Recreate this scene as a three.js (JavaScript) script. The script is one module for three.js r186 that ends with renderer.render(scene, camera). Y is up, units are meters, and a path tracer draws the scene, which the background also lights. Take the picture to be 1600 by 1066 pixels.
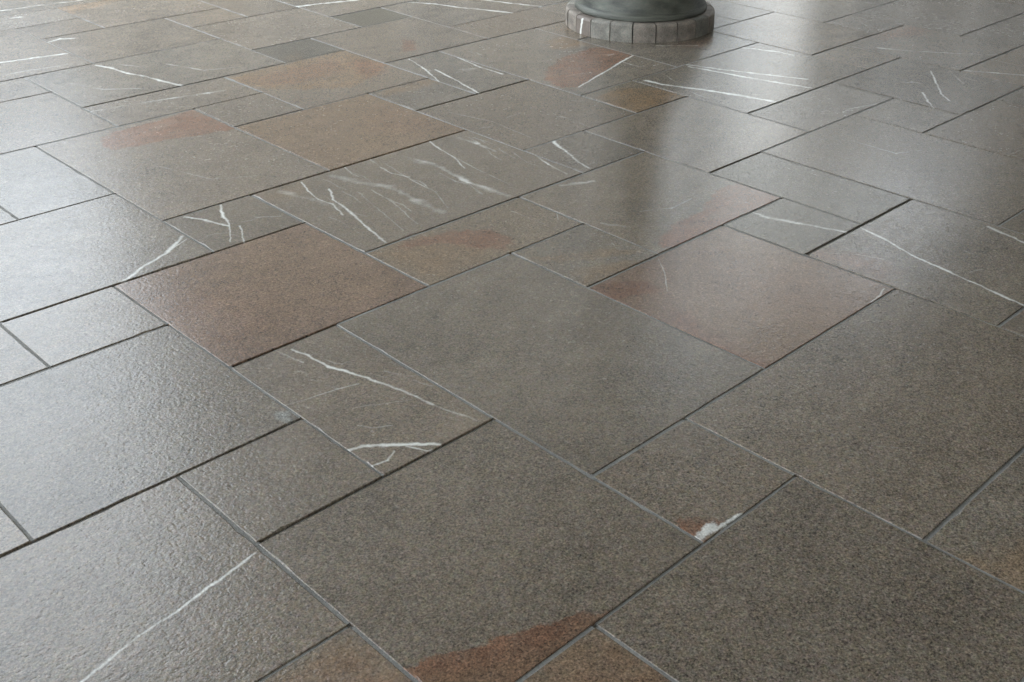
import * as THREE from 'three';
import { mergeGeometries } from 'three/addons/utils/BufferGeometryUtils.js';

// ---------------------------------------------------------------- camera, sky, sun, exposure
// plan coordinates: one module U of the paving is 0.3 m; plan x -> X, plan y -> -Z
const U = 0.3;
const scene = new THREE.Scene();
const camera = new THREE.PerspectiveCamera(34.547, 1600 / 1066, 0.05, 500);
camera.position.set(-0.74737, 1.38728, 0.69771);
camera.quaternion.setFromRotationMatrix(new THREE.Matrix4().makeBasis(
  new THREE.Vector3(0.689578, 0.015842, 0.724038),
  new THREE.Vector3(0.359938, 0.860042, -0.361624),
  new THREE.Vector3(-0.628432, 0.509977, 0.587364)));
camera.setViewOffset(1600, 1066, -143.8, -22.8, 1600, 1066);   // the picture is a crop: its optical centre lies right of the middle
camera.updateProjectionMatrix();
scene.add(camera);

const renderer = new THREE.WebGLRenderer({ antialias: true });
renderer.toneMapping = THREE.LinearToneMapping;
renderer.toneMappingExposure = 5.15;
renderer.shadowMap.enabled = true;
renderer.shadowMap.type = THREE.PCFSoftShadowMap;

{ // overcast sky: pale and a little brighter overhead
  const w = 64, h = 32, d = new Float32Array(w * h * 4);
  for (let j = 0; j < h; j++) {
    const el = (j + 0.5) / h * Math.PI - Math.PI / 2, s = Math.sin(el);
    for (let i = 0; i < w; i++) {
      const k = (j * w + i) * 4, L = s > 0 ? 0.9 + 0.3 * s : 0.9;
      d[k] = 0.895 * L; d[k + 1] = 0.985 * L; d[k + 2] = 1.07 * L; d[k + 3] = 1;
    }
  }
  const t = new THREE.DataTexture(d, w, h, THREE.RGBAFormat, THREE.FloatType);
  t.mapping = THREE.EquirectangularReflectionMapping; t.magFilter = t.minFilter = THREE.LinearFilter; t.needsUpdate = true;
  scene.background = t; scene.environment = t; scene.environmentIntensity = 1;
}
const sun = new THREE.DirectionalLight(0xfff4e6, 0.9);
sun.name = 'sun';
sun.position.set(-32, 34, 4); sun.target.position.set(2, 0, -1.5);
sun.castShadow = true; sun.shadow.radius = 24; sun.shadow.mapSize.set(2048, 2048);
Object.assign(sun.shadow.camera, { left: -30, right: 30, top: 30, bottom: -30, near: 1, far: 120 });
scene.add(sun, sun.target);

// ---------------------------------------------------------------- helpers
function rng(seed) { let s = seed >>> 0; return () => { s = (s + 0x6D2B79F5) >>> 0; let t = Math.imul(s ^ (s >>> 15), 1 | s); t = (t + Math.imul(t ^ (t >>> 7), 61 | t)) ^ t; return ((t ^ (t >>> 14)) >>> 0) / 4294967296; }; }
const hash = (a, b, c = 0) => rng((a * 73856093) ^ (b * 19349663) ^ (c * 83492791) ^ 0x51ed)();
function tag(o, label, category, group, kind) { if (label) o.userData.label = label; if (category) o.userData.category = category; if (group) o.userData.group = group; if (kind) o.userData.kind = kind; return o; }
function mesh(name, geo, mat, parent) { const m = new THREE.Mesh(geo, mat); m.name = name; m.castShadow = m.receiveShadow = true; (parent || scene).add(m); return m; }
const box = (w, h, d, x, y, z) => new THREE.BoxGeometry(w, h, d).translate(x, y, z);

// tileable smooth noise on an n x n grid: sum of octaves of periodic value noise
function valueNoise(n, cells, seed) {
  const r = rng(seed), g = new Float32Array(cells * cells); for (let i = 0; i < g.length; i++) g[i] = r() * 2 - 1;
  const o = new Float32Array(n * n), sm = (t) => t * t * (3 - 2 * t);
  const ix = new Int32Array(n), fx = new Float32Array(n);
  for (let i = 0; i < n; i++) { const p = i / n * cells; ix[i] = Math.floor(p); fx[i] = sm(p - ix[i]); }
  for (let j = 0; j < n; j++) {
    const a = ix[j] * cells, b = ((ix[j] + 1) % cells) * cells, v = fx[j];
    for (let i = 0; i < n; i++) {
      const p = ix[i], q = (p + 1) % cells, u = fx[i];
      o[j * n + i] = (g[a + p] * (1 - u) + g[a + q] * u) * (1 - v) + (g[b + p] * (1 - u) + g[b + q] * u) * v;
    }
  }
  return o;
}
function fbm(n, cells, octs, seed, gain = 0.5) {
  const o = new Float32Array(n * n); let a = 1, sum = 0;
  for (let k = 0; k < octs; k++) { const v = valueNoise(n, cells << k, seed + k * 17); for (let i = 0; i < o.length; i++) o[i] += a * v[i]; sum += a * a; a *= gain; }
  const s = 1 / Math.sqrt(sum); for (let i = 0; i < o.length; i++) o[i] *= s;
  return o;
}
function dataTex(data, n, srgb) {
  const t = new THREE.DataTexture(data, n, n, THREE.RGBAFormat, THREE.UnsignedByteType);
  t.magFilter = THREE.LinearFilter; t.minFilter = THREE.LinearMipmapLinearFilter; t.generateMipmaps = true;
  t.wrapS = t.wrapT = THREE.RepeatWrapping; if (srgb) t.colorSpace = THREE.SRGBColorSpace; t.needsUpdate = true; return t;
}
const LUT = new Uint8Array(4096); for (let i = 0; i < 4096; i++) { const c = i / 4095; LUT[i] = Math.round(255 * (c <= 0.0031308 ? 12.92 * c : 1.055 * Math.pow(c, 1 / 2.4) - 0.055)); }
const toS = (c) => LUT[c <= 0 ? 0 : c >= 1 ? 4095 : (c * 4095) | 0];

// ---------------------------------------------------------------- the paving: layout
// joints of the paving grid, in modules, from plan x = -1 and plan y = 0 on; beyond them one module apart
const GX = [-1.037, -0.065, 0.936, 1.949, 2.971, 3.986, 5.007, 6.019, 7.064, 8.063, 9.106, 10.107, 11.133, 12.119, 13.03, 13.99, 14.92, 15.87, 16.836];
const GY = [-0.088, 0.911, 1.925, 2.944, 3.965, 4.997, 5.999, 7.029, 8.066, 9.104, 10.149, 11.164, 12.182, 13.13, 14.05, 14.98, 15.881, 16.794, 17.729];
const gx = (n) => n < -1 ? GX[0] + n + 1 : n > 17 ? GX[18] + (n - 17) * 0.97 : GX[n + 1];
const gy = (n) => n < 0 ? GY[0] + n : n > 18 ? GY[18] + (n - 18) * 0.94 : GY[n];
// the twelve slabs of one 6 x 6 repeat
const SET = { a: [2, 2, 4, 5], b: [4, 2, 6, 4], c: [1, 3, 2, 5], d: [0, 3, 1, 4], e: [0, 1, 2, 3], f: [2, 1, 3, 2], g: [3, 0, 6, 2], h: [-1, 4, 1, 6], i: [4, 4, 5, 5], j: [1, 5, 3, 7], k: [3, 5, 5, 6], l: [0, 6, 1, 7] };
const KEYS = Object.keys(SET);
const CELL = []; // owner of each cell of the repeat: [key index, dbx, dby]
for (let y = 0; y < 6; y++) for (let x = 0; x < 6; x++) for (let k = 0; k < 12; k++) for (const dx of [-1, 0, 1]) for (const dy of [-1, 0, 1]) {
  const t = SET[KEYS[k]]; const X = x + 6 * dx, Y = y + 6 * dy; if (X >= t[0] && X < t[2] && Y >= t[1] && Y < t[3]) CELL[y * 6 + x] = [k, -dx, -dy];
}
// mineral stains [slab, kind, strength, softness, outline] and quartz veins [slab, strength, width, line], plan modules
const STAINS = [
  ['e,0,0', 'red', 1, 0.014, [-0.103,1.477,-0.004,1.444,0.201,1.324,0.41,1.23,0.67,1.154,0.908,1.039,1.181,0.906,0.321,0.885,-0.064,0.914,-0.116,1.299]],
  ['e,0,0', 'tan', 0.55, 0.12, [-0.025,1.304,0.349,1.09,0.695,0.983,0.931,0.903,0.321,0.885,-0.064,0.914]],
  ['f,0,0', 'red', 1, 0.03, [1.891,1.202,2.011,1.183,2.135,1.077,2.214,0.94,2.08,0.956,1.959,0.933,1.951,0.996]],
  ['f,0,0', 'white', 1, 0.012, [1.951,0.986,2.016,1.012,2.12,1.026,2.166,0.999,2.155,0.963,2.232,0.96,2.356,0.949,2.392,0.922,2.337,0.902,2.257,0.925,2.094,0.941,1.962,0.957]],
  ['l,0,-1', 'tan', 0.7, 0.2, [0.773,0.904,0.918,0.865,0.943,0.278,0.855,0.025,-0.036,-0.056,-0.029,0.867]],
  ['l,0,-1', 'red', 0.5, 0.25, [0.469,0.801,0.82,0.646,0.894,0.328,0.228,0.198]],
  ['g,-1,0', 'tan', 0.7, 0.15, [-0.613,1.904,-0.202,1.896,-0.1,1.792,-0.091,1.332,-0.079,0.512,-1.147,0.617,-1.201,1.661]],
  ['g,-1,0', 'red', 0.5, 0.2, [-0.506,1.755,-0.187,1.671,-0.109,1.196,-0.709,1.269]],
  ['k,0,-1', 'tan', 0.7, 0.12, [2.979,-0.293,3.124,-0.44,3.435,-0.55,3.227,-0.817,2.978,-1.087,2.95,-0.78,2.946,-0.573]],
  ['j,0,0', 'red', 0.4, 0.35, [0.972,6.927,1.677,6.597,1.981,5.579,1.543,5.195,0.984,5.011,0.902,5.527]],
  ['j,0,0', 'tan', 0.4, 0.35, [1.32,6.764,2.519,6.974,2.923,6.795,2.905,5.202,2.125,5.099,1.527,5.368,1.418,6.136]],
  ['k,0,0', 'tan', 0.85, 0.15, [3.066,5.914,3.499,5.97,4.119,5.515,4.098,5.108,3.031,5.077]],
  ['k,0,0', 'red', 0.95, 0.035, [3.19,5.854,3.471,5.934,3.872,5.823,4.192,5.599,4.231,5.254,4.012,5.088,3.818,5.362,3.66,5.664,3.369,5.802]],
  ['b,0,0', 'tan', 0.4, 0.3, [4.911,3.8,5.905,3.878,5.98,3.053,5.945,2.019,5.028,1.976,4.095,1.982,4.026,2.889]],
  ['b,0,0', 'red', 0.35, 0.3, [5.403,3.723,5.738,3.188,5.845,2.302,5.178,2.075,4.69,2.559,4.898,3.236]],
  ['b,0,0', 'red', 0.8, 0.1, [4.058,3.019,4.296,3.118,4.135,2.621,4.035,1.971,3.963,2.014,3.925,2.521]],
  ['b,0,0', 'red', 0.9, 0.03, [4.015,3.923,4.277,3.885,4.469,3.696,4.408,3.428,4.166,3.542,3.966,3.634]],
  ['i,0,0', 'tan', 0.7, 0.08, [4.015,4.089,4.001,3.992,4.385,3.987,4.777,3.971,4.559,4.107,4.285,4.143]],
  ['h,1,0', 'red', 1, 0.03, [5.117,4.046,5.31,4.197,5.81,4.382,6.1,4.334,6.545,4.543,6.858,4.629,7.133,4.551,7.075,3.977,6.033,3.979,5.279,3.95]],
  ['e,1,0', 'red', 0.6, 0.12, [6.069,2.925,6.342,2.844,6.482,2.416,6.374,2.124,6.083,2.068,6.056,2.438]],
  ['a,0,1', 'red', 0.95, 0.018, [2.626,10.891,2.803,10.978,2.952,10.999,3.372,11.034,3.97,11.135,3.967,10.674,4.019,10.11,3.63,10.152,3.271,10.271,2.889,10.325,2.554,10.403,2.517,10.59]],
  ['b,0,1', 'tan', 0.5, 0.2, [4.006,10.089,5.992,10.123,6.002,8.111,4.016,8.119]],
  ['b,0,1', 'red', 0.3, 0.3, [5.854,9.562,5.914,8.956,5.981,8.198,5.398,8.424,5.084,9.057]],
  ['h,1,1', 'tan', 0.95, 0.05, [5.037,12.05,6.01,12.108,7.019,12.166,7.04,11.095,6.632,10.806,6.028,10.53,5.484,10.883,5.184,11.208,5.04,11.547]],
  ['h,1,1', 'red', 0.8, 0.12, [6.755,11.641,7.003,11.503,7.014,11.028,6.633,10.761,6.44,10.727,6.501,11.105]],
  ['h,1,1', 'red', 0.5, 0.12, [5.135,11.874,6.072,11.867,6.642,11.888,6.432,11.259,5.617,11.167,5.231,11.366]],
  ['d,1,1', 'tan', 0.75, 0.1, [6.149,10.133,6.698,10.103,7.073,10.173,7.061,9.928,6.547,9.836,6.07,9.852]],
  ['j,1,1', 'red', 1, 0.03, [8.047,12.026,8.179,11.902,7.861,11.43,7.658,11.47]],
  ['l,1,1', 'tan', 0.6, 0.15, [6.239,12.553,6.477,12.524,6.324,12.186,6.052,12.207]],
  ['a,1,1', 'red', 0.95, 0.03, [8.498,9.226,9.113,9.574,9.531,9.621,9.986,9.648,10.126,9.365,10.109,8.932,9.479,8.759,8.332,8.351,8.108,8.521,8.197,8.899]],
  ['a,1,1', 'tan', 0.75, 0.1, [9.775,10.471,10.173,10.48,10.209,10.121,10.063,9.835,9.5,9.899,9.42,10.074]],
  ['f,1,1', 'tan', 0.95, 0.04, [8.164,7.865,8.653,7.924,9.146,7.581,9.111,7.045,8.07,7.045,8.057,7.428]],
  ['j,2,0', 'red', 0.6, 0.2, [13.665,6.964,14.906,6.951,15.045,6.471,14.299,6.54,13.727,6.797]],
  ['h,1,2', 'tan', 0.9, 0.1, [4.937,17.768,5.316,17.801,6.119,17.724,5.817,17.407,5.196,17.281,4.935,17.036]],
  ['b,1,1', 'red', 0.5, 0.1, [10.952,8.955,11.47,8.789,11.847,8.762,11.275,8.498,11.022,8.682]],
  ['h,0,0', 'pale', 0.6, 0.02, [0.836,4.171,0.912,4.107,0.912,3.986,0.803,4.022]],
  ['g,0,1', 'tan', 0.5, 0.2, [3.018,7.973,3.553,7.994,3.447,7.707,3.053,7.714]],
  ['i,1,1', 'tan', 0.4, 0.3, [10.15,11.059,11.036,11.119,11.047,10.229,10.169,10.212]],
  ['i,0,0', 'tan', 0.55, 0.03, [4.044,4.772,4.336,4.627,4.79,4.366,4.939,4.117,4.607,4.28,4.151,4.527]],
  ['i,0,0', 'tan', 0.4, 0.03, [4.059,4.346,4.385,4.239,4.731,4.097,4.711,4.037,4.285,4.143,4.047,4.206]],
];
const VEINS = [
  ['b,-1,0', 0.85, 0.0174, [-0.115,2.873,-0.457,2.797,-0.692,2.747,-0.959,2.709,-1.163,2.652,-1.344,2.61,-1.498,2.575]],
  ['c,0,0', 0.6, 0.0169, [1.331,5.012,1.363,4.862,1.394,4.658]],
  ['c,0,0', 0.95, 0.0257, [1.45,4.893,1.487,4.725,1.504,4.45,1.548,4.336,1.641,4.01,1.73,3.605,1.747,3.422]],
  ['c,0,0', 0.5, 0.0133, [1.747,3.422,1.766,3.315,1.812,3.144,1.842,3.017]],
  ['c,0,0', 0.95, 0.0362, [0.928,3.389,1.082,3.324,1.267,3.161,1.379,3.037,1.448,2.968]],
  ['c,0,0', 0.6, 0.0166, [1.262,3.132,1.335,2.981,1.372,2.954]],
  ['c,0,0', 0.7, 0.0146, [1.168,3.136,1.07,3.081,0.992,3.095,0.93,3.115]],
  ['c,0,0', 0.45, 0.0101, [0.926,4.217,1.094,4.163,1.392,4.112,1.521,4.064]],
  ['c,0,0', 0.4, 0.01, [1.31,3.809,1.461,3.708,1.672,3.586]],
  ['c,0,0', 0.35, 0.0115, [1.184,3.592,1.231,3.498,1.353,3.412]],
  ['e,0,1', 0.75, 0.0349, [1.922,7.58,1.807,7.48,1.645,7.35,1.28,7.178,0.985,7.004]],
  ['e,0,1', 0.5, 0.0153, [1.911,7.484,1.799,7.426,1.711,7.387]],
  ['f,0,1', 0.8, 0.0239, [2.166,8.009,2.274,7.788,2.367,7.495]],
  ['f,0,1', 0.95, 0.0263, [2.597,8.037,2.497,7.849,2.439,7.696,2.425,7.596]],
  ['f,0,1', 0.85, 0.0135, [2.425,7.596,2.359,7.457,2.307,7.354,2.185,7.131]],
  ['f,0,1', 0.9, 0.0209, [2.45,7.414,2.366,7.21,2.278,7.039]],
  ['f,0,1', 0.6, 0.0139, [2.279,7.294,2.319,7.191]],
  ['g,0,1', 0.85, 0.0162, [3.558,7.99,3.467,7.713,3.409,7.442,3.451,7.23,3.356,6.917]],
  ['g,0,1', 0.95, 0.0274, [3.669,7.62,3.527,7.328,3.477,7.011,3.367,6.54,3.262,6.054]],
  ['g,0,1', 0.5, 0.0121, [4.179,8.075,4.106,7.81,4.112,7.695]],
  ['g,0,1', 0.5, 0.0236, [4.539,8.103,4.46,7.746,4.44,7.514,4.513,7.279]],
  ['g,0,1', 0.7, 0.0195, [5.436,8.129,5.349,7.836,5.267,7.401,5.138,7.062]],
  ['g,0,1', 0.4, 0.0611, [5.736,7.905,5.772,7.585,5.76,7.255]],
  ['g,0,1', 0.35, 0.0543, [4.861,7.851,4.959,7.435,4.91,6.949,4.888,6.7,4.949,6.095]],
  ['g,0,1', 0.35, 0.0107, [3.977,7.269,3.934,6.808,3.769,6.191]],
  ['g,0,1', 0.55, 0.0223, [6.032,6.872,5.919,6.479,5.855,6.117]],
  ['l,1,0', 1, 0.0461, [6.557,7.085,6.479,6.937,6.438,6.85]],
  ['l,1,0', 0.95, 0.0316, [6.438,6.85,6.385,6.653,6.287,6.446,6.204,6.204,6.18,6.055]],
  ['h,1,0', 0.3, 0.0533, [5.573,5.903,5.921,5.752]],
  ['h,1,0', 0.3, 0.0465, [5.139,4.875,5.246,4.657]],
  ['k,0,0', 0.4, 0.0076, [5.024,5.432,4.885,5.261]],
  ['b,0,0', 0.45, 0.007, [4.927,3.905,4.7,3.619,4.463,3.39]],
  ['b,0,0', 0.7, 0.0122, [5.623,1.943,5.768,1.958,5.942,2.003]],
  ['d,1,0', 0.75, 0.035, [6.492,3.976,6.505,3.75,6.623,3.425,6.675,3.261,6.79,2.945]],
  ['e,1,0', 0.85, 0.027, [6.983,2.914,6.93,2.653,6.869,2.454,6.771,2.194,6.656,1.502,6.549,0.923]],
  ['e,1,0', 0.7, 0.0419, [7.962,1.979,7.89,1.647,7.823,1.39]],
  ['g,1,1', 0.95, 0.0597, [9.244,7.91,9.278,7.623,9.547,6.954,9.769,6.145,9.787,6.051]],
  ['g,1,1', 0.8, 0.0453, [10.288,8.092,10.478,7.544,10.76,6.873,11.0,6.339]],
  ['g,1,1', 0.8, 0.0467, [10.254,7.938,10.421,7.06,10.542,6.599,10.681,6.087]],
  ['g,1,1', 0.8, 0.0545, [11.693,8.056,11.904,7.502,11.922,7.236]],
  ['h,2,0', 0.8, 0.0252, [12.708,5.309,12.289,4.992,11.789,4.625,11.581,4.384]],
  ['h,2,0', 0.75, 0.024, [11.651,4.838,11.36,4.595,11.038,4.289]],
  ['h,2,0', 0.6, 0.0257, [12.921,5.109,12.664,4.856,12.475,4.644]],
  ['k,1,0', 0.6, 0.0306, [10.931,5.002,11.059,4.998]],
  ['h,2,0', 0.6, 0.0311, [11.138,4.884,11.069,4.793]],
  ['k,1,0', 0.4, 0.0257, [10.101,5.146,10.268,5.173,10.741,5.027]],
  ['c,2,0', 0.5, 0.0495, [13.116,4.971,13.367,4.552,13.633,4.075]],
  ['j,2,0', 0.55, 0.0426, [13.257,6.546,13.489,6.072,13.917,5.47,14.413,4.856]],
  ['g,0,2', 0.8, 0.0436, [3.966,13.936,4.058,13.625,4.105,13.23,4.209,12.959,4.268,12.607,4.407,12.024]],
  ['a,0,2', 0.5, 0.0508, [2.87,15.055,3.027,14.998,3.455,14.921,3.921,14.816]],
  ['k,0,1', 0.4, 0.0393, [2.941,11.97,3.45,11.886,3.854,11.803,4.466,11.648,4.681,11.603]],
  ['g,0,3', 0.6, 0.0534, [4.058,18.203,4.391,18.143,4.882,18.133,5.605,17.992]],
  ['k,0,2', 0.7, 0.1198, [4.21,17.525,4.311,17.491]],
  ['b,0,2', 0.7, 0.041, [3.987,15.647,4.2,15.707,4.374,15.598]],
  ['a,1,2', 0.9, 0.0723, [7.942,15.078,8.484,14.968,9.151,14.757]],
  ['g,1,2', 0.8, 0.0539, [9.596,14.217,9.977,13.604,10.041,13.414,10.134,13.069,10.236,12.912,10.383,12.586,10.554,12.177]],
  ['g,1,2', 0.85, 0.0549, [10.78,13.407,10.869,13.122,11.017,12.719,11.256,12.172]],
  ['c,1,1', 0.8, 0.0244, [7.469,11.114,7.313,10.565,7.133,10.074,7.029,9.832]],
  ['c,1,1', 1, 0.0444, [7.029,9.832,6.837,9.401,6.791,9.168]],
  ['c,1,1', 0.9, 0.0294, [7.394,10.399,7.285,9.802,7.123,9.129]],
  ['c,1,1', 0.8, 0.0328, [8.052,10.664,7.956,10.052,7.956,9.558]],
  ['a,1,1', 0.9, 0.0298, [8.319,8.363,9.028,8.593,9.674,8.81,10.102,8.938]],
  ['b,1,1', 0.6, 0.0418, [10.788,9.055,11.259,8.616]],
  ['a,1,1', 0.7, 0.0543, [10.237,10.149,10.408,9.884]],
  ['h,3,0', 0.9, 0.036, [18.266,6.582,17.858,6.399,17.555,6.205]],
  ['g,2,1', 0.4, 0.0466, [17.544,6.686,18.146,6.411]],
  ['d,0,0', 0.25, 0.0073, [0.347,3.379,0.383,3.046]],
  ['g,0,1', 0.35, 0.0113, [4.572,7.837,4.477,7.233,4.444,6.738,4.261,6.295]],
  ['g,0,1', 0.35, 0.0143, [5.323,7.707,5.225,7.006,5.173,6.291]],
  ['g,0,1', 0.3, 0.0097, [3.845,7.321,3.675,6.629,3.568,6.164]],
  ['a,0,1', 0.2, 0.0192, [2.679,9.523,2.895,8.766,3.302,8.507]],
  ['e,1,1', 0.25, 0.0206, [6.297,8.772,6.465,8.077,6.406,7.294]],
  ['k,0,0', 0.3, 0.0138, [4.689,5.758,4.701,5.281]],
  ['g,0,2', 0.3, 0.0331, [4.729,13.31,4.968,12.636,5.467,12.435]],
  ['g,0,2', 0.25, 0.0285, [3.325,13.332,3.509,12.753,3.972,12.395]],
  ['e,1,0', 0.3, 0.0165, [6.207,2.83,6.397,2.582,6.489,2.349]],
  ['h,1,0', 0.25, 0.0157, [5.662,4.81,5.972,4.628,6.327,4.654]],
  ['a,1,0', 0.2, 0.0233, [9.2,4.449,9.203,3.816,9.531,3.655]],
  ['a,0,2', 0.25, 0.0469, [2.777,14.352,3.291,14.302,3.729,14.249]],
  ['g,0,1', 0.26, 0.0946, [3.917,7.91,4.01,7.552,4.184,7.198,4.16,6.712,4.137,6.25]],
  ['g,0,1', 0.24, 0.0888, [4.822,7.8,4.961,7.262,4.891,6.67,4.91,6.209]],
  ['g,0,1', 0.24, 0.0831, [3.249,7.9,3.375,7.476,3.44,7.096]],
  ['g,0,1', 0.243836, 0.0213, [4.83,7.138,4.797,6.829,4.851,6.633,4.769,6.334]],
  ['g,0,1', 0.262516, 0.0112, [3.731,7.469,3.721,7.314,3.717,7.21,3.678,7.038]],
  ['g,0,1', 0.279585, 0.0159, [5.891,7.794,5.9,7.642,5.919,7.427,5.804,7.134]],
  ['g,0,1', 0.19779, 0.0139, [5.986,7.319,5.871,7.021,5.78,6.706,5.788,6.485]],
  ['g,0,1', 0.216919, 0.0141, [4.114,7.898,4.143,7.78,4.149,7.626,4.109,7.439]],
  ['g,0,1', 0.19859, 0.0165, [4.485,7.193,4.512,7.102,4.489,6.96,4.453,6.841]],
  ['g,0,1', 0.196767, 0.0163, [3.777,7.921,3.801,7.794,3.775,7.61,3.791,7.476]],
  ['g,0,1', 0.237732, 0.0212, [5.856,7.831,5.779,7.484,5.65,7.174,5.613,6.966]],
  ['g,0,1', 0.299476, 0.0121, [3.96,6.991,3.956,6.826,3.97,6.698,3.927,6.502]],
  ['g,0,1', 0.148913, 0.0184, [3.23,6.969,3.242,6.818,3.217,6.599,3.218,6.433]],
  ['g,0,1', 0.209529, 0.0122, [3.518,7.45,3.466,7.183,3.467,6.9,3.513,6.706]],
  ['g,0,1', 0.216647, 0.0146, [5.878,7.608,5.827,7.335,5.82,7.121,5.764,6.898]],
  ['c,0,0', 0.189016, 0.0135, [1.553,4.559,1.572,4.462,1.61,4.411,1.666,4.402]],
  ['c,0,0', 0.190553, 0.0104, [1.998,4.279,2.041,4.176,2.075,4.068,2.104,3.979]],
  ['c,0,0', 0.260896, 0.0108, [1.701,4.063,1.733,4.002,1.791,3.993,1.837,3.967]],
  ['c,0,0', 0.296584, 0.0113, [1.779,4.082,1.813,4.0,1.844,3.886,1.86,3.784]],
  ['c,0,0', 0.269544, 0.0125, [1.803,3.821,1.866,3.797,1.884,3.697,1.911,3.627]],
  ['c,0,0', 0.144972, 0.0088, [0.986,4.154,1.036,4.103,1.064,4.02,1.095,3.942]],
  ['c,0,0', 0.164035, 0.0098, [1.343,4.178,1.368,4.128,1.39,4.1,1.433,4.095]],
  ['c,0,0', 0.140119, 0.0095, [1.269,4.576,1.294,4.553,1.314,4.518,1.318,4.473]],
  ['c,0,0', 0.201087, 0.0114, [1.275,4.391,1.308,4.36,1.322,4.328,1.338,4.299]],
  ['c,0,0', 0.312298, 0.0159, [1.855,3.922,1.89,3.855,1.946,3.838,1.98,3.781]],
  ['f,0,1', 0.200136, 0.0179, [2.513,7.48,2.59,7.466,2.709,7.472,2.788,7.408]],
  ['f,0,1', 0.206479, 0.0164, [2.247,7.788,2.305,7.645,2.385,7.578,2.466,7.476]],
  ['f,0,1', 0.142113, 0.0149, [2.75,7.138,2.766,7.089,2.797,7.047,2.82,6.976]],
  ['f,0,1', 0.24318, 0.0176, [2.102,7.431,2.174,7.411,2.263,7.359,2.331,7.302]],
  ['f,0,1', 0.259203, 0.0185, [2.684,7.499,2.754,7.448,2.807,7.39,2.873,7.339]],
  ['g,1,1', 0.253309, 0.0204, [9.693,8.073,9.656,7.896,9.567,7.73,9.516,7.572]],
  ['g,1,1', 0.251139, 0.0293, [9.618,6.742,9.699,6.685,9.705,6.598,9.703,6.519]],
  ['g,1,1', 0.269892, 0.03, [9.463,7.155,9.589,7.087,9.748,7.044,9.856,6.989]],
  ['g,1,1', 0.27473, 0.025, [9.329,7.202,9.281,7.044,9.242,6.819,9.31,6.706]],
  ['g,1,1', 0.239585, 0.0284, [9.827,6.462,9.881,6.379,9.968,6.328,10.123,6.31]],
  ['e,1,0', 0.236035, 0.0141, [6.362,2.746,6.394,2.723,6.446,2.707,6.489,2.695]],
  ['e,1,0', 0.182119, 0.015, [7.248,1.888,7.241,1.854,7.232,1.812,7.231,1.773]],
  ['e,1,0', 0.153639, 0.0135, [6.012,2.278,6.072,2.252,6.155,2.221,6.212,2.174]],
  ['e,1,0', 0.148585, 0.0177, [6.713,3.004,6.785,2.946,6.818,2.889,6.851,2.843]],
  ['e,1,0', 0.177603, 0.0135, [6.812,1.637,6.857,1.6,6.92,1.577,6.971,1.552]],
  ['c,1,1', 0.23482, 0.0354, [7.619,10.18,7.7,10.124,7.797,10.087,7.89,10.041]],
  ['c,1,1', 0.21523, 0.027, [7.667,10.019,7.748,10.043,7.82,10.026,7.914,10.041]],
  ['c,1,1', 0.180651, 0.028, [7.532,10.065,7.644,10.083,7.745,10.069,7.886,10.063]],
  ['c,1,1', 0.215477, 0.0267, [7.32,10.613,7.308,10.515,7.306,10.41,7.328,10.318]],
  ['c,1,1', 0.204171, 0.0339, [6.87,10.118,6.907,10.036,6.938,9.978,6.965,9.913]],
  ['h,2,0', 0.24334, 0.035, [11.859,5.324,11.91,5.237,11.997,5.202,12.021,5.103]],
  ['h,2,0', 0.15501, 0.031, [13.303,4.778,13.31,4.728,13.252,4.642,13.241,4.58]],
  ['h,2,0', 0.188952, 0.0204, [12.318,4.434,12.564,4.431,12.822,4.419,13.006,4.38]],
  ['h,2,0', 0.287408, 0.0296, [10.384,5.127,10.396,5.07,10.415,5.029,10.42,4.979]],
  ['h,2,0', 0.189218, 0.0321, [12.742,4.744,12.745,4.696,12.742,4.647,12.726,4.583]],
  ['e,1,1', 0.179176, 0.0285, [7.832,7.993,7.846,7.949,7.898,7.915,7.947,7.903]],
  ['e,1,1', 0.207292, 0.0212, [6.707,8.083,6.803,8.087,6.874,8.087,6.961,8.095]],
  ['e,1,1', 0.256483, 0.0201, [7.241,7.629,7.26,7.451,7.239,7.264,7.213,7.056]],
  ['e,1,1', 0.262206, 0.0224, [6.168,7.988,6.245,7.993,6.296,7.954,6.387,7.959]],
  ['e,1,1', 0.19286, 0.0301, [6.765,9.518,6.784,9.439,6.833,9.409,6.871,9.373]],
  ['a,1,1', 0.158912, 0.0312, [8.541,8.849,8.71,8.848,8.853,8.802,8.965,8.706]],
  ['a,1,1', 0.270281, 0.0324, [9.701,8.753,9.706,8.616,9.698,8.483,9.781,8.428]],
  ['a,1,1', 0.229989, 0.0277, [7.36,9.575,7.355,9.499,7.377,9.458,7.399,9.42]],
  ['a,1,1', 0.273069, 0.0367, [9.711,9.378,9.763,9.281,9.832,9.206,9.933,9.19]],
  ['a,1,1', 0.239697, 0.0289, [8.381,10.835,8.405,10.757,8.421,10.673,8.401,10.554]],
  ['g,0,2', 0.216176, 0.0282, [4.24,13.746,4.271,13.636,4.329,13.568,4.364,13.454]],
  ['g,0,2', 0.248714, 0.0146, [3.612,12.297,3.609,12.013,3.589,11.724,3.578,11.479]],
  ['g,0,2', 0.254571, 0.0338, [3.982,13.836,4.008,13.77,4.053,13.737,4.102,13.7]],
  ['g,0,2', 0.283381, 0.0159, [4.579,12.003,4.551,11.663,4.548,11.367,4.526,11.115]],
  ['g,0,2', 0.201866, 0.0313, [5.157,11.718,5.263,11.749,5.333,11.7,5.429,11.672]],
];

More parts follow.
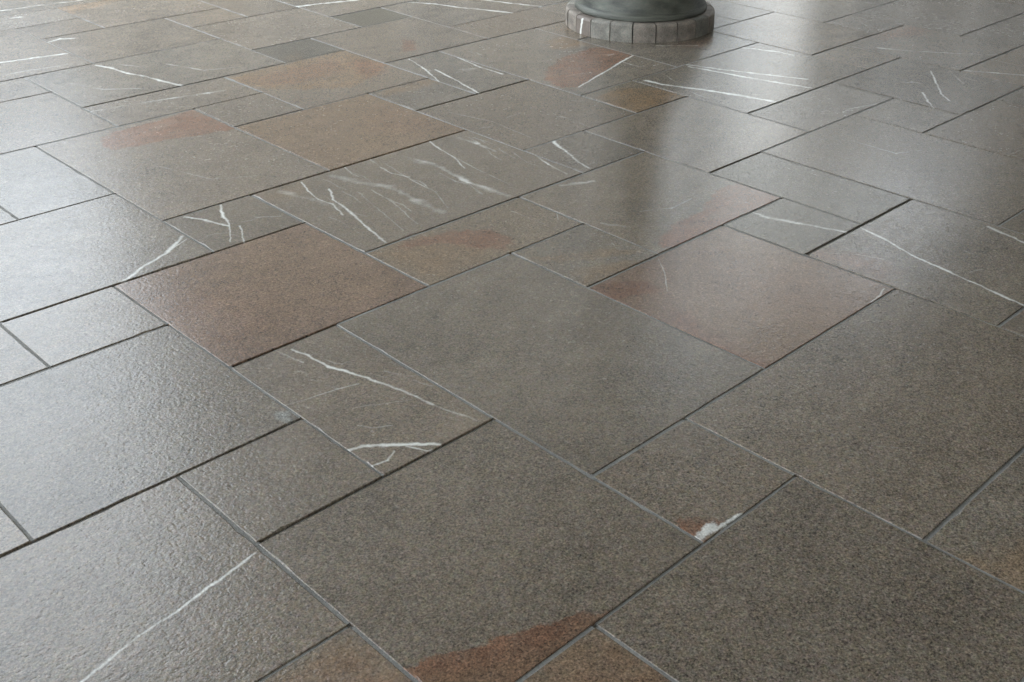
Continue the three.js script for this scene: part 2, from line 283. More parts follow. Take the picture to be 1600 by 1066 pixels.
// ---------------------------------------------------------------- the paving: stone colours
const NN = 1024;
const nBig = fbm(NN, 5, 3, 11), nMid = fbm(NN, 22, 4, 23), nWarp = fbm(NN, 40, 4, 37), nHue = fbm(NN, 90, 3, 59, 0.8);
const g0 = valueNoise(NN, 1024, 71), g1 = valueNoise(NN, 400, 83), g2 = valueNoise(NN, 200, 97);
const nWarp2 = fbm(NN, 40, 4, 41), nRG = fbm(NN, 190, 2, 43, 0.9), nYB = fbm(NN, 170, 2, 47, 0.9);
const pick = (f, x, y) => f[((y | 0) & 1023) * 1024 + ((x | 0) & 1023)];
const PPU = 277;                            // texels of the fine noise per module (about 1.1 mm)
const TONE = {                              // stones that stand out from the common grey-brown: [red, green, blue] factors
  'c,0,0': [1.03, 0.99, 0.95], 'h,1,0': [1.03, 0.99, 0.93], 'f,0,0': [1.0, 0.96, 0.92], 'd,0,0': [1.0, 0.97, 0.94], 'f,0,1': [0.98, 0.96, 0.93], 'g,0,1': [1.03, 1.0, 0.96], 'j,0,0': [1.06, 0.84, 0.74], 'b,0,0': [1.06, 0.84, 0.73], 'b,0,1': [1.1, 0.92, 0.76], 'k,0,0': [1.06, 0.99, 0.88], 'h,1,1': [1.04, 0.98, 0.92],
  'l,1,1': [0.62, 0.64, 0.62], 'f,1,2': [0.58, 0.62, 0.58], 'e,0,0': [0.95, 0.93, 0.91], 'j,0,-1': [0.92, 0.9, 0.88], 'a,0,0': [0.99, 0.98, 0.96], 'g,0,0': [1.04, 1.01, 0.98],
  'l,0,-1': [0.97, 0.92, 0.88], 'i,0,0': [0.98, 0.97, 0.93], 'f,1,1': [1.0, 0.96, 0.9], 'l,1,0': [0.9, 0.89, 0.87], 'e,1,1': [0.96, 0.92, 0.88], 'c,1,0': [1.0, 1.03, 1.03], 'd,1,0': [0.97, 1.0, 1.0],
};
const BASE = [0.136, 0.1143, 0.089];
const KIND = { red: [0.15, 0.078, 0.047], tan: [0.172, 0.115, 0.067], white: [0.62, 0.62, 0.58], pale: [0.24, 0.25, 0.235] };
const SPAN = 7.5;                           // modules covered by one block texture
function blockTexture(bx, by, n) {
  const ox = 6 * bx - 1.3, oy = 6 * by - 0.25, px = n / SPAN, col = new Float32Array(n * n * 3), own = new Uint16Array(n * n), ids = {};
  const colOf = [], rowOf = [];
  for (let i = 0; i < n; i++) {
    const X = ox + (i + 0.5) / px, Y = oy + (i + 0.5) / px;
    let a = Math.round(X) - 2; while (gx(a + 1) <= X) a++; colOf[i] = a;
    let b = Math.round(Y) - 2; while (gy(b + 1) <= Y) b++; rowOf[i] = b;
  }
  const info = []; const K = PPU / px;
  const tile = (cx, cy) => {
    const qx = Math.floor(cx / 6), qy = Math.floor(cy / 6), c = CELL[(cy - 6 * qy) * 6 + (cx - 6 * qx)];
    const key = KEYS[c[0]] + ',' + (qx + c[1]) + ',' + (qy + c[2]);
    if (ids[key] === undefined) {
      const r = rng(((c[0] + 1) * 7919) ^ ((qx + c[1] + 50) * 104729) ^ ((qy + c[2] + 50) * 1299709));
      const lum = 0.93 + 0.15 * r(), warm = (r() - 0.3) * 0.07, t = TONE[key] || [lum * (1 + warm), lum, lum * (1 - warm)];
      ids[key] = info.length;
      info.push({ key, t, sx: r() * 1024, sy: r() * 1024, ang: r() < 0.5 ? 1 : -1, mott: 0.07 + 0.09 * r(), grain: 0.85 + 0.35 * r(), band: key === 'i,0,0' ? 0.2 : r() < 0.5 ? 0.05 + 0.1 * r() : 0.02, bx: 0.25 + 0.5 * r(), by: (r() < 0.5 ? 1 : -1) * (2.2 + 2.5 * r()), scuff: r() < 0.5 ? 0.05 + 0.1 * r() : 0.02 });
    }
    return ids[key];
  };
  for (let j = 0; j < n; j++) {
    let lastC = 1e9, T = null, id = 0;
    for (let i = 0; i < n; i++) {
      const c = colOf[i]; if (c !== lastC) { id = tile(c, rowOf[j]); T = info[id]; lastC = c; }
      const x = i * K + T.sx, y = (j * K) * T.ang + T.sy + 40960;
      const big = pick(nBig, x * 0.9, y * 0.9), mid = pick(nMid, x, y), hue = pick(nHue, x + 311, y + 77);
      const a = pick(g0, x, y), b = pick(g1, x + 500, y), e = pick(g2, x, y + 300);
      let gr = 0.36 * a + 0.42 * b + 0.13 * e; gr += (b < -0.62 ? -0.1 : 0) + (b > 0.7 ? 0.32 : 0);
      gr *= T.grain; const bd = pick(nBig, x * T.bx + y * 0.6 * T.bx + 9000, (y - x * 0.4) * T.by + 90000), sc = pick(nMid, (x + y * 0.3) * 0.45 + 7000, y * 1.4 + 500);
      const m = 1 + T.mott * (big + 0.8 * mid) + gr + T.band * bd + (sc > 0.7 ? T.scuff * (sc - 0.7) * 1.5 : 0), hh = pick(nYB, x + 311, y + 77) * 0.055 + hue * 0.03, rg = pick(nRG, x + 120, y + 610) * 0.055, o = (j * n + i) * 3;
      own[j * n + i] = id;
      col[o] = BASE[0] * T.t[0] * m * (1 + hh * 0.5 + rg); col[o + 1] = BASE[1] * T.t[1] * m * (1 + hh * 0.3 - rg * 0.7); col[o + 2] = BASE[2] * T.t[2] * m * (1 - hh * 1.3);
    }
  }
  // scattered flecks of pale and dark mineral
  for (const T of info) {
    const [k, bX, bY] = T.key.split(','), t = SET[k], id = ids[T.key], r = rng(k.charCodeAt(0) * 131 + (+bX + 40) * 977 + (+bY + 40) * 3163);
    const x0 = gx(t[0] + 6 * bX), x1 = gx(t[2] + 6 * bX), y0 = gy(t[1] + 6 * bY), y1 = gy(t[3] + 6 * bY), count = Math.round((x1 - x0) * (y1 - y0) * 5);
    for (let f = 0; f < count; f++) {
      const fx = x0 + r() * (x1 - x0), fy = y0 + r() * (y1 - y0), R = 0.008 + 0.022 * r() * r(), st = 1 + 1.5 * r(), an = r() * 3.14, ca = Math.cos(an), sa = Math.sin(an), amp = r() < 0.65 ? 0.1 + 0.25 * r() : -0.15 - 0.2 * r();
      const i0 = Math.max(0, Math.floor((fx - R * 3 - ox) * px)), i1 = Math.min(n - 1, Math.ceil((fx + R * 3 - ox) * px)), j0 = Math.max(0, Math.floor((fy - R * 3 - oy) * px)), j1 = Math.min(n - 1, Math.ceil((fy + R * 3 - oy) * px));
      for (let j = j0; j <= j1; j++) for (let i = i0; i <= i1; i++) {
        if (own[j * n + i] !== id) continue;
        const X = ox + (i + 0.5) / px - fx, Y = oy + (j + 0.5) / px - fy, u = (X * ca + Y * sa) / st, v = -X * sa + Y * ca, d = Math.sqrt(u * u + v * v) / R + 0.35 * pick(nWarp, i * K * 3, j * K * 3);
        if (d >= 1) continue; const w = amp * Math.min(1, (1 - d) * 2.2), o = (j * n + i) * 3; for (let c = 0; c < 3; c++) col[o + c] *= 1 + w;
      }
    }
  }
  // mineral stains: outlines roughened by noise, grain kept
  for (const [key, kind, str, fe, q] of STAINS) {
    const id = ids[key]; if (id === undefined) continue;
    let x0 = 1e9, x1 = -1e9, y0 = 1e9, y1 = -1e9; for (let k = 0; k < q.length; k += 2) { x0 = Math.min(x0, q[k]); x1 = Math.max(x1, q[k]); y0 = Math.min(y0, q[k + 1]); y1 = Math.max(y1, q[k + 1]); }
    const pad = fe + 0.12, i0 = Math.max(0, Math.floor((x0 - pad - ox) * px)), i1 = Math.min(n - 1, Math.ceil((x1 + pad - ox) * px)), j0 = Math.max(0, Math.floor((y0 - pad - oy) * px)), j1 = Math.min(n - 1, Math.ceil((y1 + pad - oy) * px));
    const C = KIND[kind], wob = kind === 'white' ? 0.012 : 0.025 + fe * 0.25;
    for (let j = j0; j <= j1; j++) for (let i = i0; i <= i1; i++) {
      if (own[j * n + i] !== id) continue;
      const X = ox + (i + 0.5) / px + wob * pick(nWarp, i * K, j * K), Y = oy + (j + 0.5) / px + wob * pick(nWarp2, i * K, j * K);
      let inside = false, d2 = 1e9;
      for (let k = 0, l = q.length - 2; k < q.length; l = k, k += 2) {
        const ax = q[k], ay = q[k + 1], bx2 = q[l], by2 = q[l + 1];
        if ((ay > Y) !== (by2 > Y) && X < (bx2 - ax) * (Y - ay) / (by2 - ay) + ax) inside = !inside;
        const ex = bx2 - ax, ey = by2 - ay; let t = ((X - ax) * ex + (Y - ay) * ey) / (ex * ex + ey * ey); t = t < 0 ? 0 : t > 1 ? 1 : t;
        const dx = X - ax - t * ex, dy = Y - ay - t * ey; d2 = Math.min(d2, dx * dx + dy * dy);
      }
      const rag = kind === 'white' ? 0.8 : 1.3, sd = (inside ? 1 : -1) * Math.sqrt(d2) + rag * (0.018 * pick(nMid, i * K * 1.7, j * K * 1.7 + 31) + 0.01 * pick(g1, i * K, j * K)); let w = 0.5 + sd / (2 * fe + 0.004); if (w <= 0) continue; if (w > 1) w = 1; w = w * w * (3 - 2 * w) * str;
      const g = pick(g1, i * K + 200, j * K + 90) * 0.5 + pick(nMid, i * K, j * K) * 0.3; if (kind !== 'white') w *= 0.84 + 0.26 * pick(nBig, i * K * 1.6 + j * K * 0.5, j * K * 5.2) + 0.16 * pick(nMid, i * K * 1.4, j * K * 1.4 + 200); w = Math.min(1, Math.max(0, w * (1 + 0.5 * g)));
      const o = (j * n + i) * 3, L = (col[o] / BASE[0] + col[o + 1] / BASE[1] + col[o + 2] / BASE[2]) / 3, v = kind === 'white' ? 0.5 + 0.32 * L + 0.2 * pick(nMid, i * K * 2, j * K * 2) : L * (1 + 0.1 * pick(nMid, i * K + 70, j * K));
      for (let k = 0; k < 3; k++) col[o + k] += (C[k] * v - col[o + k]) * w;
    }
  }
  // quartz veins: thin wandering threads of pale mineral
  for (const [key, str, wd, q] of VEINS) {
    const id = ids[key]; if (id === undefined) continue;
    for (let s = 0; s + 3 < q.length; s += 2) {
      const ax = q[s], ay = q[s + 1], bx2 = q[s + 2], by2 = q[s + 3], pad = wd * 2 + 0.08;
      const i0 = Math.max(0, Math.floor((Math.min(ax, bx2) - pad - ox) * px)), i1 = Math.min(n - 1, Math.ceil((Math.max(ax, bx2) + pad - ox) * px)), j0 = Math.max(0, Math.floor((Math.min(ay, by2) - pad - oy) * px)), j1 = Math.min(n - 1, Math.ceil((Math.max(ay, by2) + pad - oy) * px));
      const ex = bx2 - ax, ey = by2 - ay, ll = ex * ex + ey * ey, wob = 0.005 + wd * 0.16;
      for (let j = j0; j <= j1; j++) for (let i = i0; i <= i1; i++) {
        if (own[j * n + i] !== id) continue;
        const X = ox + (i + 0.5) / px + wob * pick(nWarp, i * K * 1.3, j * K * 1.3), Y = oy + (j + 0.5) / px + wob * pick(nWarp2, i * K * 1.3, j * K * 1.3);
        let t = ((X - ax) * ex + (Y - ay) * ey) / ll; if (t < 0) t = 0; else if (t > 1) t = 1;
        const dx = X - ax - t * ex, dy = Y - ay - t * ey, d = Math.sqrt(dx * dx + dy * dy);
        const half = wd * 0.5 * Math.max(0.12, 0.68 + 0.55 * pick(nMid, i * K * 0.8 + 90, j * K * 0.8)), soft = 0.28 * wd + 0.004;
        let w = (half + soft - d) / (2 * soft); if (w <= 0) continue; if (w > 1) w = 1;
        const brk = pick(nMid, i * K * 0.8 + 400, j * K * 0.8 + 150), fine = pick(g1, i * K, j * K + 50); w = Math.min(1, w * str * (1 + 0.22 * fine + 0.28 * Math.min(0.5, brk)) * (str < 0.65 ? Math.max(0, 0.75 + 0.6 * brk) : 1)); if (w <= 0) continue;
        const o = (j * n + i) * 3; const cr = 0.64, cg = 0.64, cb = 0.6;
        col[o] = Math.max(col[o], col[o] + (cr - col[o]) * w); col[o + 1] = Math.max(col[o + 1], col[o + 1] + (cg - col[o + 1]) * w); col[o + 2] = Math.max(col[o + 2], col[o + 2] + (cb - col[o + 2]) * w);
      }
    }
  }
  const data = new Uint8Array(n * n * 4);
  for (let i = 0; i < n * n; i++) { data[i * 4] = toS(col[i * 3]); data[i * 4 + 1] = toS(col[i * 3 + 1]); data[i * 4 + 2] = toS(col[i * 3 + 2]); data[i * 4 + 3] = 255; }
  return dataTex(data, n, true);
}
// relief of the flamed stone: shallow dimples and flakes, one sheet repeated at its own scale
function reliefTexture(seed) {
  const n = 1024, a = fbm(n, 130, 3, seed, 0.75), b = fbm(n, 20, 2, seed + 5), p = valueNoise(n, 150, seed + 9), d = new Uint8Array(n * n * 4);
  for (let i = 0; i < n * n; i++) {
    let v = 0.55 + 0.17 * a[i] + 0.06 * b[i]; if (p[i] < -0.45) v += (p[i] + 0.45) * 0.5;
    const k = Math.max(0, Math.min(255, Math.round(v * 255))); d[i * 4] = d[i * 4 + 1] = d[i * 4 + 2] = k; d[i * 4 + 3] = 255;
  }
  return dataTex(d, n, false);
}
// worn and unworn patches of the surface: how glossy the stone is, from place to place
function glossTexture(seed) {
  const n = 512, a = fbm(n, 6, 4, seed), b = fbm(n, 60, 3, seed + 3, 0.7), d = new Uint8Array(n * n * 4);
  for (let i = 0; i < n * n; i++) { const k = Math.max(0, Math.min(255, Math.round((0.78 + 0.06 * a[i] + 0.1 * b[i]) * 255))); d[i * 4] = d[i * 4 + 1] = d[i * 4 + 2] = k; d[i * 4 + 3] = 255; }
  return dataTex(d, n, false);
}
const relief = reliefTexture(131), relief2 = reliefTexture(171), gloss = glossTexture(151);
relief.repeat.set(SPAN * U / 0.8, SPAN * U / 0.8); relief2.repeat.set(SPAN * U / 0.95, SPAN * U / 0.95); gloss.repeat.set(SPAN * U / 0.9, SPAN * U / 0.9);
const FINISH = [[0.28, relief, 0.0006], [0.31, relief, 0.0007], [0.32, relief2, 0.0008], [0.29, relief2, 0.0006], [0.25, relief, 0.0005]];   // roughness, relief, depth of the flaming
const WORN = new Set(['j,1,0', 'h,1,0', 'b,1,1', 'g,1,1', 'f,1,1', 'e,2,1', 'd,2,1']);
const COARSE = new Set(['h,0,0', 'd,0,0', 'b,-1,0', 'c,1,0', 'f,0,0', 'c,0,0']);
const RES = { '0,0': 2048, '-1,0': 2048, '0,-1': 2048, '1,0': 2048, '1,-1': 1024, '-1,1': 1024, '0,1': 2048, '1,1': 1536, '2,0': 1024, '2,1': 1024, '0,2': 1024, '1,2': 1024, '3,0': 512, '0,3': 512 };
const MATS = {};
function slabMaterials(bx, by) {
  const key = bx + ',' + by; const have = RES[key] ? key : 'far';
  if (!MATS[have]) {
    const map = RES[key] ? blockTexture(bx, by, RES[key]) : blockTexture(9, 9, 512);
    MATS[have] = FINISH.map(([r, bumpMap, bumpScale]) => new THREE.MeshStandardMaterial({ map, roughness: r, roughnessMap: gloss, bumpMap, bumpScale, metalness: 0 }));
  }
  return MATS[have];
}

// ---------------------------------------------------------------- the paving: slabs
const GAP_X = 0.0065, GAP_Y = 0.0092, ARRIS = 0.0017, THICK = 0.03, RECESS = 0.0058;
const floor = new THREE.Group(); floor.name = 'floor'; scene.add(floor);
tag(floor, 'grey-brown stone paving of mixed slab sizes with recessed joints', 'floor', null, 'structure');
function slabGeometry(x0, y0, x1, y1, ox, oy, r) {
  // x, y in metres on plan; outline points with slightly uneven arrises
  const side = (ax, ay, bx, by) => { const L = Math.hypot(bx - ax, by - ay), k = Math.max(4, Math.round(L / 0.03)), o = []; for (let i = 0; i < k; i++) o.push([ax + (bx - ax) * i / k, ay + (by - ay) * i / k]); return o; };
  const ring = [...side(x0, y0, x1, y0), ...side(x1, y0, x1, y1), ...side(x1, y1, x0, y1), ...side(x0, y1, x0, y0)];
  const cx = (x0 + x1) / 2, cy = (y0 + y1) / 2, hx = (x1 - x0) / 2, hy = (y1 - y0) / 2;
  const inset = (p, d) => [cx + (p[0] - cx) * (1 - d / hx), cy + (p[1] - cy) * (1 - d / hy)];
  const jit = ring.map(() => 0.7 + 0.75 * r() * r() + (r() < 0.07 ? 0.8 + 1.6 * r() : 0));
  const lift = (r() - 0.5) * 0.0016, tx = (r() - 0.5) * 0.0026, ty = (r() - 0.5) * 0.0026;
  const rings = [[0, -THICK], [0, -1], [0.32, -0.42], [1, 0]].map(([d, h]) => ring.map((p, i) => { const q = inset(p, d * ARRIS * jit[i]); const y = h === -THICK ? -THICK : h * ARRIS * jit[i] * 0.85; return [q[0], q[1], y + lift + (q[0] - cx) * tx + (q[1] - cy) * ty]; }));
  const P = [], UV = []; const v = (p) => { P.push(p[0], p[2], -p[1]); UV.push((p[0] / U - ox) / SPAN, (p[1] / U - oy) / SPAN); };
  const n = ring.length;
  for (let k = 0; k < 3; k++) for (let i = 0; i < n; i++) { const j = (i + 1) % n, A = rings[k][i], B = rings[k][j], C = rings[k + 1][j], D = rings[k + 1][i]; v(A); v(B); v(C); v(A); v(C); v(D); }
  const c = [cx, cy, lift]; for (let i = 0; i < n; i++) { v(c); v(rings[3][i]); v(rings[3][(i + 1) % n]); }
  const g = new THREE.BufferGeometry(); g.setAttribute('position', new THREE.Float32BufferAttribute(P, 3)); g.setAttribute('uv', new THREE.Float32BufferAttribute(UV, 2)); g.computeVertexNormals(); return g;
}
const EXT = { x0: gx(-7), x1: gx(24), y0: gy(-6), y1: gy(25) };
let slabNo = 0; const strips = [], fills = [];
for (let by = -1; by <= 3; by++) for (let bx = -1; bx <= 3; bx++) KEYS.forEach((k, ki) => {
  const t = SET[k], x0 = gx(t[0] + 6 * bx), x1 = gx(t[2] + 6 * bx), y0 = gy(t[1] + 6 * by), y1 = gy(t[3] + 6 * by);
  if (bx + by > 4) return;                                         // far corner behind everything in view
  const r = rng((ki + 1) * 4241 + (bx + 9) * 911 + (by + 9) * 3571), far = !RES[bx + ',' + by];
  const ox = (far ? 6 * bx : 6 * bx) - 1.3, oy = 6 * by - 0.25, e = () => 1 + (r() - 0.5) * 0.5, hx = GAP_X / 2, hy = GAP_Y / 2;
  const g = slabGeometry(x0 * U + hx * e(), y0 * U + hy * e(), x1 * U - hx * e(), y1 * U - hy * e(), ox, oy, r);
  const m = mesh(slabNo ? 'paving_slab_' + String(slabNo).padStart(3, '0') : 'paving_slab', g, slabMaterials(bx, by)[WORN.has(k + ',' + bx + ',' + by) ? 4 : COARSE.has(k + ',' + bx + ',' + by) ? 2 : Math.floor(r() * 4)], floor); slabNo++;
  strips.push([x1 * U, y0 * U, y1 * U, 0.0005 + 0.0012 * r()]);
  const top = t[3] + 6 * by; if (top <= 2 || r() < (t[0] + 6 * bx >= 2 ? 0.8 : 0.12)) fills.push([y1 * U, x0 * U, x1 * U, 0.0013 + 0.0012 * r()]);
});
{ // mortar bed seen at the bottom of the joints
  const n = 512, a = fbm(n, 8, 3, 201), b = valueNoise(n, 512, 207), c = valueNoise(n, 160, 209), d = new Uint8Array(n * n * 4), hgt = new Uint8Array(n * n * 4);
  for (let i = 0; i < n * n; i++) { const v = 1 + 0.25 * a[i] + 0.25 * b[i] + 0.2 * c[i]; d[i * 4] = toS(0.165 * v); d[i * 4 + 1] = toS(0.162 * v); d[i * 4 + 2] = toS(0.15 * v); d[i * 4 + 3] = 255; const k = Math.round(128 + 50 * b[i] + 50 * c[i]); hgt[i * 4] = hgt[i * 4 + 1] = hgt[i * 4 + 2] = Math.max(0, Math.min(255, k)); hgt[i * 4 + 3] = 255; }
  const map = dataTex(d, n, true), bump = dataTex(hgt, n, false);
  const w = (EXT.x1 - EXT.x0) * U, l = (EXT.y1 - EXT.y0) * U;
  map.repeat.set(w / 0.5, l / 0.5); bump.repeat.copy(map.repeat);
  const g = new THREE.PlaneGeometry(w, l).rotateX(-Math.PI / 2).translate((EXT.x0 + EXT.x1) / 2 * U, -RECESS, -(EXT.y0 + EXT.y1) / 2 * U);
  const matMortar = new THREE.MeshStandardMaterial({ map, bumpMap: bump, bumpScale: 0.0012, roughness: 0.85 });
  mesh('joint_mortar', g, matMortar, floor);
  // the joints of one direction are filled higher than those of the other
  const fill = strips.map(([x, y0, y1, d]) => { const h = RECESS - d, b = box(0.016, h, y1 - y0 - 0.012, x, -RECESS + h / 2 - 0.0005, -(y0 + y1) / 2), p = b.attributes.position, uv = b.attributes.uv; for (let i = 0; i < p.count; i++) uv.setXY(i, p.getX(i) / w, p.getZ(i) / l); return b; });
  for (const [y, x0, x1, d] of fills) { const h = RECESS - d, b = box(x1 - x0 - 0.01, h, 0.018, (x0 + x1) / 2, -RECESS + h / 2 - 0.0005, -y), p = b.attributes.position, uv = b.attributes.uv; for (let i = 0; i < p.count; i++) uv.setXY(i, p.getX(i) / w, p.getZ(i) / l); fill.push(b); }
  mesh('joint_filling', mergeGeometries(fill), matMortar, floor);
}

// ---------------------------------------------------------------- the place around: ground, portico, houses across the street
const matGround = new THREE.MeshStandardMaterial({ color: new THREE.Color().setRGB(0.11, 0.108, 0.1), roughness: 0.85 });
const ground = mesh('ground', new THREE.PlaneGeometry(300, 300).rotateX(-Math.PI / 2).translate(0, -0.04, 0), matGround);
tag(ground, 'dark paved ground of the street beyond the portico', 'ground', null, 'structure');
const matPlaster = new THREE.MeshStandardMaterial({ color: new THREE.Color().setRGB(0.7, 0.68, 0.64), roughness: 0.9 });
const matWall = new THREE.MeshStandardMaterial({ color: new THREE.Color().setRGB(0.66, 0.63, 0.57), roughness: 0.9 });
const matFacade = new THREE.MeshStandardMaterial({ color: new THREE.Color().setRGB(0.16, 0.145, 0.125), roughness: 0.9 });
const matGlass = new THREE.MeshStandardMaterial({ color: new THREE.Color().setRGB(0.02, 0.023, 0.025), roughness: 0.15 });
const CEIL = 4.7, BACK = 4.4, END = -6.5, EDGE = 17.5 * U;            // the portico roof ends 5.25 m out
tag(mesh('ceiling', box(40, 0.5, EDGE + BACK, END + 20, CEIL + 0.25, (BACK - EDGE) / 2), matPlaster), 'plain plastered ceiling of the portico', 'ceiling', null, 'structure');
tag(mesh('back_wall', box(40, CEIL + 0.1, 0.4, END + 20, CEIL / 2 - 0.05, BACK - 0.2), matWall), 'plain stone wall along the back of the portico', 'wall', null, 'structure');

let houses = 0;
function building(label, az, dist, width, height, floors, bays, mat) {
  // az: degrees clockwise from the view direction seen from above, at dist metres from the camera
  const yaw = Math.atan2(0.628432, 0.587364) + az * Math.PI / 180, o = new THREE.Group();
  o.name = houses ? 'street_building_' + String(houses).padStart(3, '0') : 'street_building'; houses++; scene.add(o);
  o.position.set(camera.position.x + dist * Math.sin(yaw), -0.04, camera.position.z - dist * Math.cos(yaw)); o.rotation.y = -yaw;
  mesh('wall', box(width, height, 8, 0, height / 2, -4), mat, o);
  mesh('cornice', box(width, 0.3, 0.3, 0, height - 0.4, 0.15), mat, o);
  const fh = (height - 1.2) / floors, bw = width / bays, fw = bw * 0.4, hh = fh * 0.55;
  for (let f = 0; f < floors; f++) for (let b = 0; b < bays; b++) {
    const x = -width / 2 + bw * (b + 0.5), y = 0.6 + fh * (f + 0.5), w = mesh('window', box(fw, hh, 0.06, x, y, 0.033), matGlass, o);
    mesh('frame', mergeGeometries([box(fw + 0.2, 0.1, 0.14, x, y + hh / 2 + 0.05, 0.071), box(fw + 0.3, 0.12, 0.2, x, y - hh / 2 - 0.06, 0.101), box(0.1, hh, 0.14, x - fw / 2 - 0.05, y, 0.071), box(0.1, hh, 0.14, x + fw / 2 + 0.05, y, 0.071)]), matPlaster, w);
  }
  return tag(o, label, 'building');
}
const matPale = new THREE.MeshStandardMaterial({ color: new THREE.Color().setRGB(0.84, 0.85, 0.84), roughness: 0.9 });
const matCream = new THREE.MeshStandardMaterial({ color: new THREE.Color().setRGB(0.37, 0.385, 0.395), roughness: 0.9 });
const matStone = new THREE.MeshStandardMaterial({ color: new THREE.Color().setRGB(0.45, 0.43, 0.4), roughness: 0.9 });
const matDark = new THREE.MeshStandardMaterial({ color: new THREE.Color().setRGB(0.05, 0.047, 0.042), roughness: 0.9 });
building('tall dark stone house across the street, left of the column', -12.3, 22, 10.7, 22, 5, 4, matFacade);
building('long low pale house at the far left of the street', -50, 24, 26, 7, 2, 8, matCream);
building('pale rendered house across the street, just right of the column', 8, 27, 5.8, 15, 5, 2, matPale);
building('dark stone house across the street at the far right', 26, 26, 11.5, 9, 3, 4, matStone);
building('low dark shed in front of the house at the far right', 19.3, 19, 6, 5.8, 1, 3, matDark);

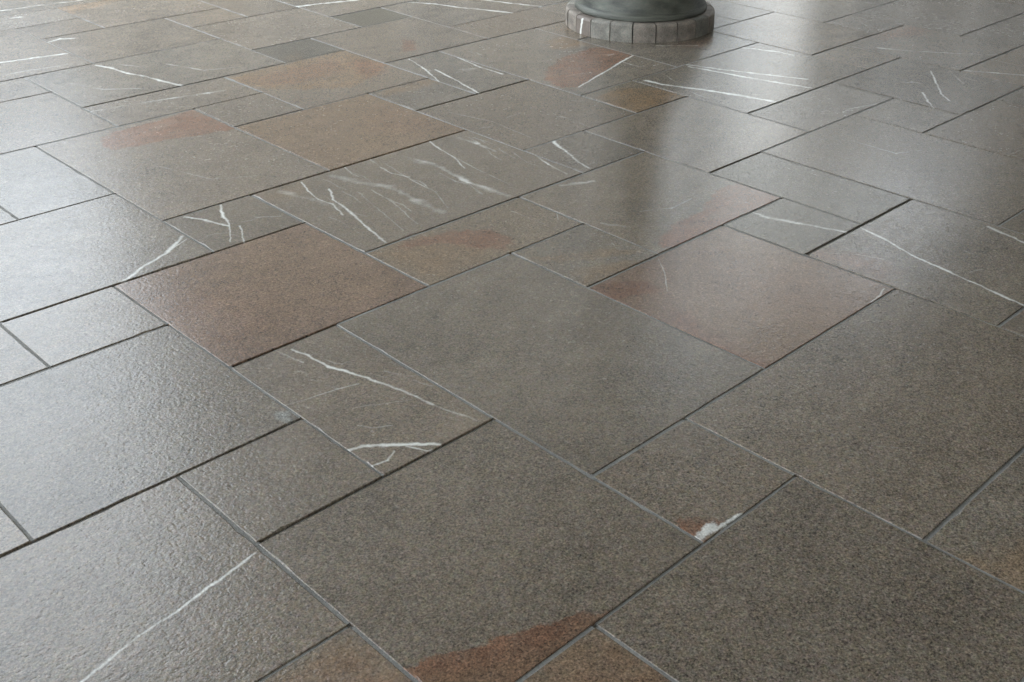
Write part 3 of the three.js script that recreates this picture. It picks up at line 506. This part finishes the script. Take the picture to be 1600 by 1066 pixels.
// ---------------------------------------------------------------- the column
const COL = { x: 11.634 * U, z: -10.185 * U, R: 0.3752, H: 0.0847 };
const column = new THREE.Group(); column.name = 'column'; column.position.set(COL.x, 0, COL.z); scene.add(column);
tag(column, 'dark green column on a round kerb of small stone blocks', 'column');
{
  const speck = (n, seed, base, amp, grain) => {
    const a = fbm(n, 7, 4, seed), b = valueNoise(n, n, seed + 4), c = fbm(n, 60, 2, seed + 6), d = new Uint8Array(n * n * 4), e = new Uint8Array(n * n * 4);
    for (let i = 0; i < n * n; i++) { const v = 1 + amp * a[i] + grain * b[i] + 0.1 * c[i]; for (let k = 0; k < 3; k++) d[i * 4 + k] = toS(base[k] * v * (k === 0 ? 1 + 0.08 * c[i] : 1)); d[i * 4 + 3] = 255; const q = Math.max(0, Math.min(255, Math.round(128 + 40 * c[i] + 30 * b[i]))); e[i * 4] = e[i * 4 + 1] = e[i * 4 + 2] = q; e[i * 4 + 3] = 255; }
    return [dataTex(d, n, true), dataTex(e, n, false)];
  };
  const stoneMats = [[0.215, 0.2, 0.17], [0.2, 0.172, 0.142], [0.16, 0.152, 0.13]].map((c, i) => { const [map, bumpMap] = speck(256, 301 + i * 20, c, 0.28, 0.5); return new THREE.MeshStandardMaterial({ map, bumpMap, bumpScale: 0.004, roughness: 0.7 }); });
  let veinMat; { // one block crossed by a white quartz vein
    const n = 128, a = fbm(n, 9, 3, 501), b = valueNoise(n, n, 503), d = new Uint8Array(n * n * 4);
    for (let j = 0; j < n; j++) for (let i = 0; i < n; i++) { const o = j * n + i, v = 1 + 0.12 * a[o] + 0.35 * b[o], x = 0.33 + 0.2 * j / n + 0.02 * a[o], w = Math.abs(i / n - x) < 0.06 && j / n < 0.8 ? 1 : 0, c = [0.15, 0.122, 0.1]; for (let k = 0; k < 3; k++) d[o * 4 + k] = toS(w ? [0.62, 0.61, 0.56][k] * (0.9 + 0.1 * v) : c[k] * v); d[o * 4 + 3] = 255; }
    veinMat = new THREE.MeshStandardMaterial({ map: dataTex(d, n, true), roughness: 0.6 });
  }
  const camAz = Math.atan2(camera.position.x - COL.x, camera.position.z - COL.z);   // towards the camera, as angle in x = sin, z = cos
  const N = 21, step = 2 * Math.PI / N, gap = 0.006 / COL.R, first = -5.2 * Math.PI / 180;
  const kerb = new THREE.Group(); kerb.name = 'kerb_ring'; column.add(kerb);
  for (let k = 0; k < N; k++) {
    const r = rng(900 + k), a0 = camAz + first + k * step + gap / 2, a1 = a0 + step - gap, R = COL.R + (r() - 0.5) * 0.004, H = COL.H + (r() - 0.5) * 0.003;
    const prof = [[0.24, -0.004], [R, -0.004], [R + 0.001, 0.02], [R, H - 0.012], [R - 0.004, H - 0.004], [R - 0.012, H], [0.24, H]];
    const P = [], UV = [], S = 5; const v = (rr, h, a) => { P.push(rr * Math.sin(a), h, rr * Math.cos(a)); const f = (a - a0) / (a1 - a0); if (k === 18) UV.push(f, Math.min(0.99, (h + COL.R - rr) / 0.1)); else UV.push(f * 0.4 + k * 0.137, (h + COL.R - rr) / 0.28); };
    for (let s = 0; s < S; s++) { const b0 = a0 + (a1 - a0) * s / S, b1 = a0 + (a1 - a0) * (s + 1) / S; for (let i = 0; i < prof.length - 1; i++) { const [r0, h0] = prof[i], [r1, h1] = prof[i + 1]; v(r0, h0, b0); v(r0, h0, b1); v(r1, h1, b1); v(r0, h0, b0); v(r1, h1, b1); v(r1, h1, b0); } }
    for (const [a, flip] of [[a0, 0], [a1, 1]]) for (let i = 1; i < prof.length - 1; i++) { const t = [prof[0], prof[i], prof[i + 1]]; if (flip) t.reverse(); for (const [rr, h] of t) { P.push(rr * Math.sin(a), h, rr * Math.cos(a)); UV.push(rr / 0.28, h / 0.28); } }
    const g = new THREE.BufferGeometry(); g.setAttribute('position', new THREE.Float32BufferAttribute(P, 3)); g.setAttribute('uv', new THREE.Float32BufferAttribute(UV, 2)); g.computeVertexNormals();
    const m = mesh(k ? 'kerb_block_' + String(k).padStart(3, '0') : 'kerb_block', g, k === 18 ? veinMat : stoneMats[Math.floor(r() * 3)], kerb);
    if (k === 18) m.userData.label = 'block crossed by a white vein';
  }
  mesh('kerb_mortar', new THREE.CylinderGeometry(COL.R - 0.012, COL.R - 0.012, COL.H - 0.004, 96).translate(0, COL.H / 2 - 0.002, 0), new THREE.MeshStandardMaterial({ color: new THREE.Color().setRGB(0.045, 0.043, 0.038), roughness: 0.95 }), column);
  const [cm, cb] = speck(512, 401, [0.078, 0.08, 0.064], 0.55, 0.4); cm.repeat.set(3, 3); cb.repeat.set(3, 3);
  const matShaft = new THREE.MeshStandardMaterial({ map: cm, bumpMap: cb, bumpScale: 0.002, roughness: 0.42 });
  const H = COL.H - 0.001, lathe = (name, pts) => mesh(name, new THREE.LatheGeometry(pts.map(([r, h]) => new THREE.Vector2(r, h)), 96), matShaft, column);
  lathe('base_moulding', [[0.2, H], [0.328, H], [0.333, H + 0.006], [0.333, H + 0.02], [0.326, H + 0.03], [0.322, H + 0.04], [0.318, H + 0.10], [0.31, H + 0.15], [0.285, H + 0.2], [0.245, H + 0.25], [0.21, H + 0.29], [0.185, H + 0.33], [0.17, H + 0.36]]);
  lathe('shaft', [[0.17, H + 0.36], [0.185, H + 0.375], [0.185, H + 0.405], [0.165, H + 0.42], [0.135, H + 0.5], [0.12, H + 0.62], [0.112, H + 0.9], [0.1, CEIL - 0.3]]);
  lathe('capital', [[0.1, CEIL - 0.3], [0.13, CEIL - 0.28], [0.13, CEIL - 0.24], [0.15, CEIL - 0.15], [0.22, CEIL - 0.06], [0.24, CEIL - 0.05], [0.24, CEIL]]);
}

renderer.render(scene, camera);
